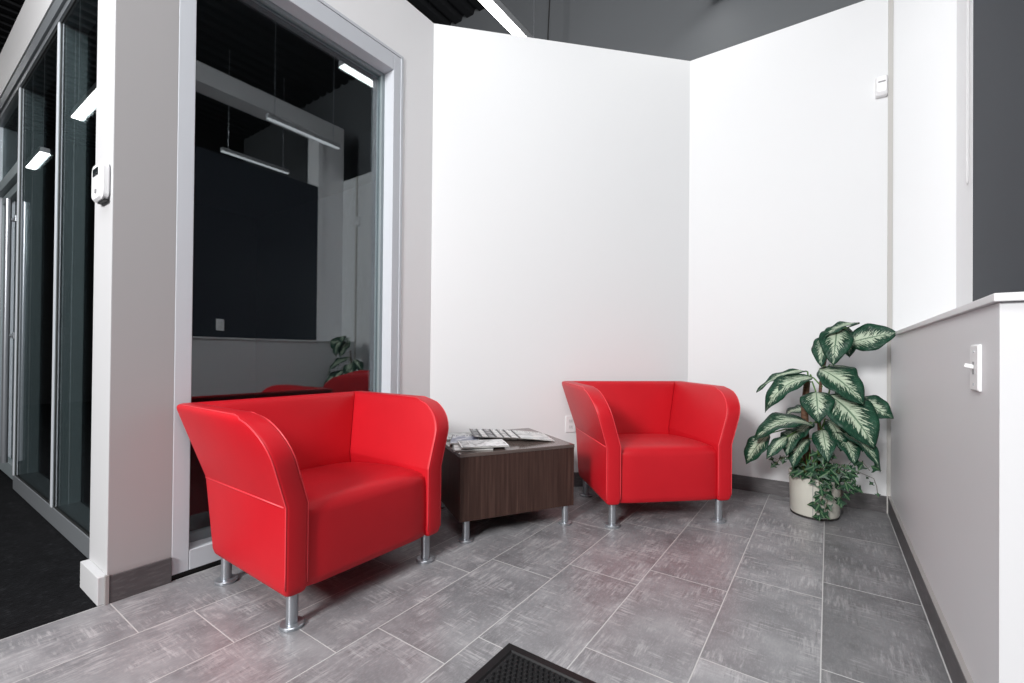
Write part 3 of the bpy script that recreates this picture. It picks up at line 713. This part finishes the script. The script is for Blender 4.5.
# grassy sprigs at the middle
for i in range(14):
    a_ = rnd.uniform(-2.9, -0.3); bm = bmesh.new(); r_ = rnd.uniform(0.05, 0.10); hh = rnd.uniform(0.16, 0.27)
    b0 = Vector((-0.03 + 0.03 * math.cos(a_), -0.02 + 0.03 * math.sin(a_), 0.21))
    tube(bm, [b0, b0 + Vector((r_ * .35 * math.cos(a_), r_ * .35 * math.sin(a_), hh * .6)), b0 + Vector((r_ * math.cos(a_), r_ * math.sin(a_), hh))], [0.003, 0.0035, 0.0008], 5)
    link('sprig', bm, M['sprig'], plant, smooth=True)
# ivy: each trailing vine is a part with its stem and small lobed leaves
IVY = [(0, 0), (0.30, 0.30), (0.22, 0.62), (0.42, 0.50), (0.55, 0.26), (1.0, 0.0), (0.55, -0.26), (0.42, -0.50), (0.22, -0.62), (0.30, -0.30)]
def ivy_leaf(bm, uv, p, d, n, size):
    d = d.normalized(); n = (n - d * n.dot(d)).normalized(); s = n.cross(d)
    vs = [bm.verts.new(p + d * (a_ * size) + s * (b_ * size) + n * (0.10 * size * (1 - a_) - 0.25 * abs(b_) * size)) for a_, b_ in IVY]
    c = bm.verts.new(p + d * (0.42 * size) + n * 0.09 * size)
    for i in range(len(vs)):
        k = (i + 1) % len(vs)
        f = bm.faces.new((c, vs[i], vs[k])); f.material_index = 1
        for lp, q in zip(f.loops, ((0.42, 0), IVY[i], IVY[k])): lp[uv].uv = (q[0], q[1] * 0.8 + 0.5)
def vine(pts, nl, size, spread=0.02, out=Vector((0, -1, 0.3))):
    pts = [Vector(p) - PC for p in pts]; bm = bmesh.new(); uv = bm.loops.layers.uv.new('UVMap')
    tube(bm, pts, 0.0016, 5)
    for i in range(nl):
        f = (i + rnd.random() * 0.6) / nl * (len(pts) - 1); k = min(int(f), len(pts) - 2)
        p = pts[k].lerp(pts[k + 1], f - k)
        o_ = Vector((rnd.uniform(-1, 1), rnd.uniform(-1, 0.3), rnd.uniform(-0.7, 0.7))).normalized()
        q = p + o_ * rnd.uniform(0.006, spread); nn = (out + Vector((rnd.uniform(-.6, .6), rnd.uniform(-.3, .3), rnd.uniform(-.3, .7))))
        tube(bm, [p, q], 0.0009, 4)
        ivy_leaf(bm, uv, q, Vector((o_.x, o_.y * .4, -0.6 + 0.5 * o_.z)), nn, size * rnd.uniform(0.7, 1.2))
    return link('ivy_vine', bm, [M['vine'], M['ivy']], plant)
def surf(ang, z, r=0.148): return (PC.x + r * math.cos(ang), PC.y + r * math.sin(ang), z)
aF = math.atan2(-1, 0.18)
vine([(-0.05, 3.16, 0.26), surf(aF, 0.282, .137), surf(aF, 0.22), surf(aF + .1, 0.15), surf(aF - .02, 0.08), surf(aF + .05, 0.02, .16)], 24, 0.046, 0.035)
vine([(-0.04, 3.16, 0.27), surf(aF + .25, 0.282, .137), surf(aF + .2, 0.20), surf(aF + .28, 0.13), surf(aF + .2, 0.06)], 15, 0.04, 0.03)
vine([(0.0, 3.18, 0.27), surf(aF + .75, 0.282, .140), surf(aF + .85, 0.19, .152), surf(aF + .8, 0.11, .155)], 12, 0.04, 0.025)
vine([(-0.05, 3.14, 0.24), (-0.02, 3.08, 0.29), (0.03, 3.07, 0.31), (0.07, 3.10, 0.28)], 22, 0.05, 0.05)
vine([(-0.12, 3.14, 0.25), (-0.08, 3.09, 0.30), (-0.02, 3.08, 0.30), (0.05, 3.10, 0.27)], 26, 0.05, 0.055)
vine([(-0.10, 3.18, 0.25), (-0.15, 3.12, 0.33), (-0.22, 3.08, 0.36), (-0.26, 3.06, 0.31)], 14, 0.036, 0.04)
vine([(-0.02, 3.18, 0.25), (0.04, 3.12, 0.34), (0.08, 3.10, 0.34), (0.09, 3.09, 0.30)], 16, 0.042, 0.045)
vine([(0.06, 3.16, 0.28), (0.12, 3.12, 0.38), (0.16, 3.10, 0.37), (0.19, 3.09, 0.33)], 6, 0.046, 0.02)
vine([(0.05, 3.18, 0.30), (0.13, 3.2, 0.30), (0.22, 3.28, 0.25), (0.235, 3.3, 0.20), (0.24, 3.3, 0.14)], 5, 0.024, 0.015)
vine([(-0.08, 3.2, 0.24), (-0.14, 3.13, 0.27), (-0.20, 3.10, 0.25)], 7, 0.03, 0.03)
vine([(-0.06, 3.2, 0.25), (-0.06, 3.13, 0.36), (-0.03, 3.10, 0.40), (0.02, 3.09, 0.36)], 16, 0.042, 0.045)
vine([(0.0, 3.2, 0.25), (0.08, 3.13, 0.31), (0.10, 3.12, 0.25), (0.085, 3.12, 0.2)], 16, 0.042, 0.04)

# ------------------------------------------------------------------ small wall things
# thermostat on the white column face
th = empty('thermostat', 'white wall thermostat with small dark screen on the narrow column face', 'thermostat', (-2.335, 0.523, 1.6))
bm = bmesh.new()
lo = []
for y, s_ in ((-0.002, 0.90), (-0.008, 1.0), (-0.022, 1.0), (-0.030, 0.90)):
    r_ = rrect(-0.062 * s_, 0.062 * s_, -0.072 * s_, 0.072 * s_, 0.024, 0, 5); lo.append([Vector((p.x, y, p.y)) for p in r_])
levels(bm, lo); autosmooth(link('body', bm, M['white_plastic'], th), 30)
link('screen', B(-0.034, 0.03, -0.0325, -0.0301, 0.022, 0.05, bevel=0.0008), M['lcd'], th)
link('lower_vent', B(-0.03, 0.056, -0.018, -0.004, -0.078, -0.0725), M['gasket'], th)
link('button', B(-0.006, 0.012, -0.0325, -0.0300, -0.045, -0.03, bevel=0.001), M['grey_plastic'], th)
# motion sensor on the back wall
ms = empty('motion_sensor', 'small white motion sensor high on the back wall near the right corner', 'motion sensor', (0.266, YB - 0.0005, 2.625))
bm = bmesh.new(); lo = []
for y, s_, tp in ((0, 0.96, 0), (-0.008, 1.0, 0), (-0.03, 0.94, 0.003), (-0.042, 0.74, 0.008)):
    r_ = rrect(-0.031 * s_, 0.031 * s_, -0.062 * s_, 0.062 * s_, 0.010, 0, 4); lo.append([Vector((p.x, y, p.y + tp)) for p in r_])
levels(bm, lo); autosmooth(link('housing', bm, M['white_plastic'], ms), 30)
link('lens', B(-0.018, 0.018, -0.0445, -0.0405, 0.018, 0.026, bevel=0.001), M['grey_plastic'], ms)
# toggle switch on the half wall
sw = empty('light_switch', 'white toggle switch plate on the grey half wall', 'light switch', (XR - 0.0005, 1.590, 0.926))
bm = bmesh.new(); lo = []
for x, s_ in ((0, 1.0), (-0.004, 1.0), (-0.0075, 0.93)):
    r_ = rrect(-0.038 * s_, 0.038 * s_, -0.059 * s_, 0.060 * s_, 0.004, 0, 3); lo.append([Vector((x, p.x, p.y)) for p in r_])
levels(bm, lo); autosmooth(link('plate', bm, M['white_plastic'], sw), 25)
link('switch_frame', B(-0.0085, -0.0076, -0.007, 0.007, -0.016, 0.016), M['grey_plastic'], sw)
bm = B(-0.026, 0.004, -0.005, 0.005, -0.004, 0.006, bevel=0.0015); bmesh.ops.rotate(bm, verts=bm.verts, cent=(0, 0, 0), matrix=Matrix.Rotation(math.radians(14), 3, 'Y'))
link('toggle', bm, M['white_plastic'], sw)
for z in (-0.042, 0.042):
    bm = bmesh.new(); tube(bm, [(-0.0076, 0, z), (-0.0086, 0, z)], 0.003, 10); link('screw', bm, M['steel'], sw)
# outlets
def outlet(label, loc, rz):
    o = empty('wall_outlet', label, 'wall outlet', loc, rz)       # local -y faces the room
    bm = bmesh.new(); lo = []
    for y, s_ in ((-0.0004, 1.0), (-0.004, 1.0), (-0.007, 0.94)):
        r_ = rrect(-0.037 * s_, 0.037 * s_, -0.060 * s_, 0.060 * s_, 0.004, 0, 3); lo.append([Vector((p.x, y, p.y)) for p in r_])
    levels(bm, lo); autosmooth(link('plate', bm, M['white_plastic'], o), 25)
    for z in (-0.021, 0.021):
        f = link('receptacle', B(-0.016, 0.016, -0.0086, -0.0071, z - 0.014, z + 0.014, bevel=0.0006), M['cap'], o)
        link('slot', boxes([(-0.008, -0.006, -0.0089, -0.0087, z - 0.004, z + 0.007), (0.006, 0.008, -0.0089, -0.0087, z - 0.004, z + 0.007)]), M['gasket'], f)
    return o
outlet('white outlet low on the diagonal wall partly hidden by the far armchair', (-1.545, -1.545 + 4.41, 0.452), math.radians(45))
outlet('white outlet plate on the charcoal wall above the half wall', (0.6095, 2.10, 1.235), math.radians(-90))
# bead chain loop in front of the pale column
bm = bmesh.new()
CX_, CY0, CY1 = 0.594, 3.178, 3.205
ch = [(CX_, CY1, 3.6 - 0.1 * i) for i in range(18)] + [(CX_, CY1 - .004, 1.865), (CX_, (CY0 + CY1) / 2, 1.853), (CX_, CY0 + .004, 1.865)] + [(CX_, CY0, 1.9 + 0.1 * i) for i in range(18)]
tube(bm, ch, 0.0032, 6)
cl = empty('shade_chain', 'white looped pull chain hanging beside the charcoal wall', 'pull chain', (CX_, 3.19, 3.6))
o = link('chain_loop', bm, M['chain'], cl, smooth=True); o.location = (-CX_, -3.19, -3.6)
o = link('bracket', B(0.578, 0.6085, 3.175, 3.225, 3.585, 3.625, bevel=0.003), M['white_plastic'], cl); o.location = (-CX_, -3.19, -3.6)

# ------------------------------------------------------------------ linear lamps hanging from the deck
def lamp(label, x, y0, y1, z, lit, along='y', wires=True):
    L = y1 - y0
    o = empty('linear_pendant', label, 'ceiling light', (x, (y0 + y1) / 2, z) if along == 'y' else ((y0 + y1) / 2, x, z), 0 if along == 'y' else PI / 2, 'linear ceiling lights')
    hw = 0.045 if lit else 0.026
    body = B(-hw, hw, -L / 2, L / 2, 0.012, 0.075 if lit else 0.055, bevel=0.004); link('housing', body, M['lamp_body'], o)
    link('diffuser', B(-hw + .003, hw - .003, -L / 2 + 0.006, L / 2 - 0.006, 0.0, 0.0118, bevel=0.003), M['lamp' if lit else 'lamp_dim'], o)
    for s in (-1, 1):
        bm = bmesh.new(); tube(bm, [(0, s * (L / 2 - 0.08), 0.075 if lit else 0.055), (0, s * (L / 2 - 0.08), ZC - z - 0.002)], 0.0035, 5); link('wire', bm, M['steel'], o)
    return o
lamp('lit linear light crossing above the top of the white diagonal wall', -2.26, 2.15, 3.50, 3.74, True)
lamp('lit linear light above the seating area seen mirrored in the window', -0.75, 2.58, 3.60, 3.75, True)
lamp('dimly glowing linear light mirrored in the window, nearer of two thin bars', 0.27, 2.38, 3.23, 3.44, False)
lamp('dimly glowing linear light mirrored in the window, farther of two thin bars', 1.56, 2.46, 3.30, 3.44, False)
lamp('lit linear light over the hallway mirrored in the right storefront pane', -0.06, -6.62, -5.6, 3.4, True, 'x')
lamp('lit linear light over the hallway mirrored in the left storefront pane', -0.06, -8.95, -8.1, 3.4, True, 'x')
bm = bmesh.new(); tube(bm, [(-2.06, 3.34, 3.3), (-2.07, 3.36, 3.8), (-2.05, 3.36, 4.2), (-2.06, 3.36, ZC - 0.003)], 0.006, 6)
tag(link('hanging_cable', bm, M['cable']), 'thin dark cable hanging in front of the grey wall above the partition', 'cable')

# ------------------------------------------------------------------ floor mat
fm = empty('floor_mat', 'black rubber entrance mat with raised nubs at the bottom of the view', 'floor mat', (-0.869, 1.199, 0))
MW, ML = 0.62, 0.92
bm = bmesh.new()
def ring(a, z): return [bm.verts.new(p) for p in ((a, -ML + a, z), (MW - a, -ML + a, z), (MW - a, -a, z), (a, -a, z))]
r0 = ring(0, 0.0006); r1 = ring(0.004, 0.004); r2 = ring(0.036, 0.011); r3 = ring(0.040, 0.006)
for a_, b_ in ((r0, r1), (r1, r2), (r2, r3)):
    for k in range(4): bm.faces.new((a_[k], a_[(k + 1) % 4], b_[(k + 1) % 4], b_[k]))
bm.faces.new(r3); bm.faces.new(r0[::-1])
link('border', bm, M['rubber'], fm)
bm = bmesh.new()
sp = 0.0185; iy = 0; y = -0.052
while y > -ML + 0.05:
    x = 0.052 + (sp / 2 if iy % 2 else 0)
    while x < MW - 0.05:
        z0_, h_, r_ = 0.0062, 0.0065, 0.0068
        b_ = [bm.verts.new((x + r_ * math.cos(k * PI / 3), y + r_ * math.sin(k * PI / 3), z0_)) for k in range(6)]
        t_ = [bm.verts.new((x + r_ * .6 * math.cos(k * PI / 3), y + r_ * .6 * math.sin(k * PI / 3), z0_ + h_)) for k in range(6)]
        for k in range(6): bm.faces.new((b_[k], b_[(k + 1) % 6], t_[(k + 1) % 6], t_[k]))
        bm.faces.new(t_); x += sp
    y -= sp * 0.87; iy += 1
tag(link('nubs', bm, M['rubber'], fm), kind='stuff')
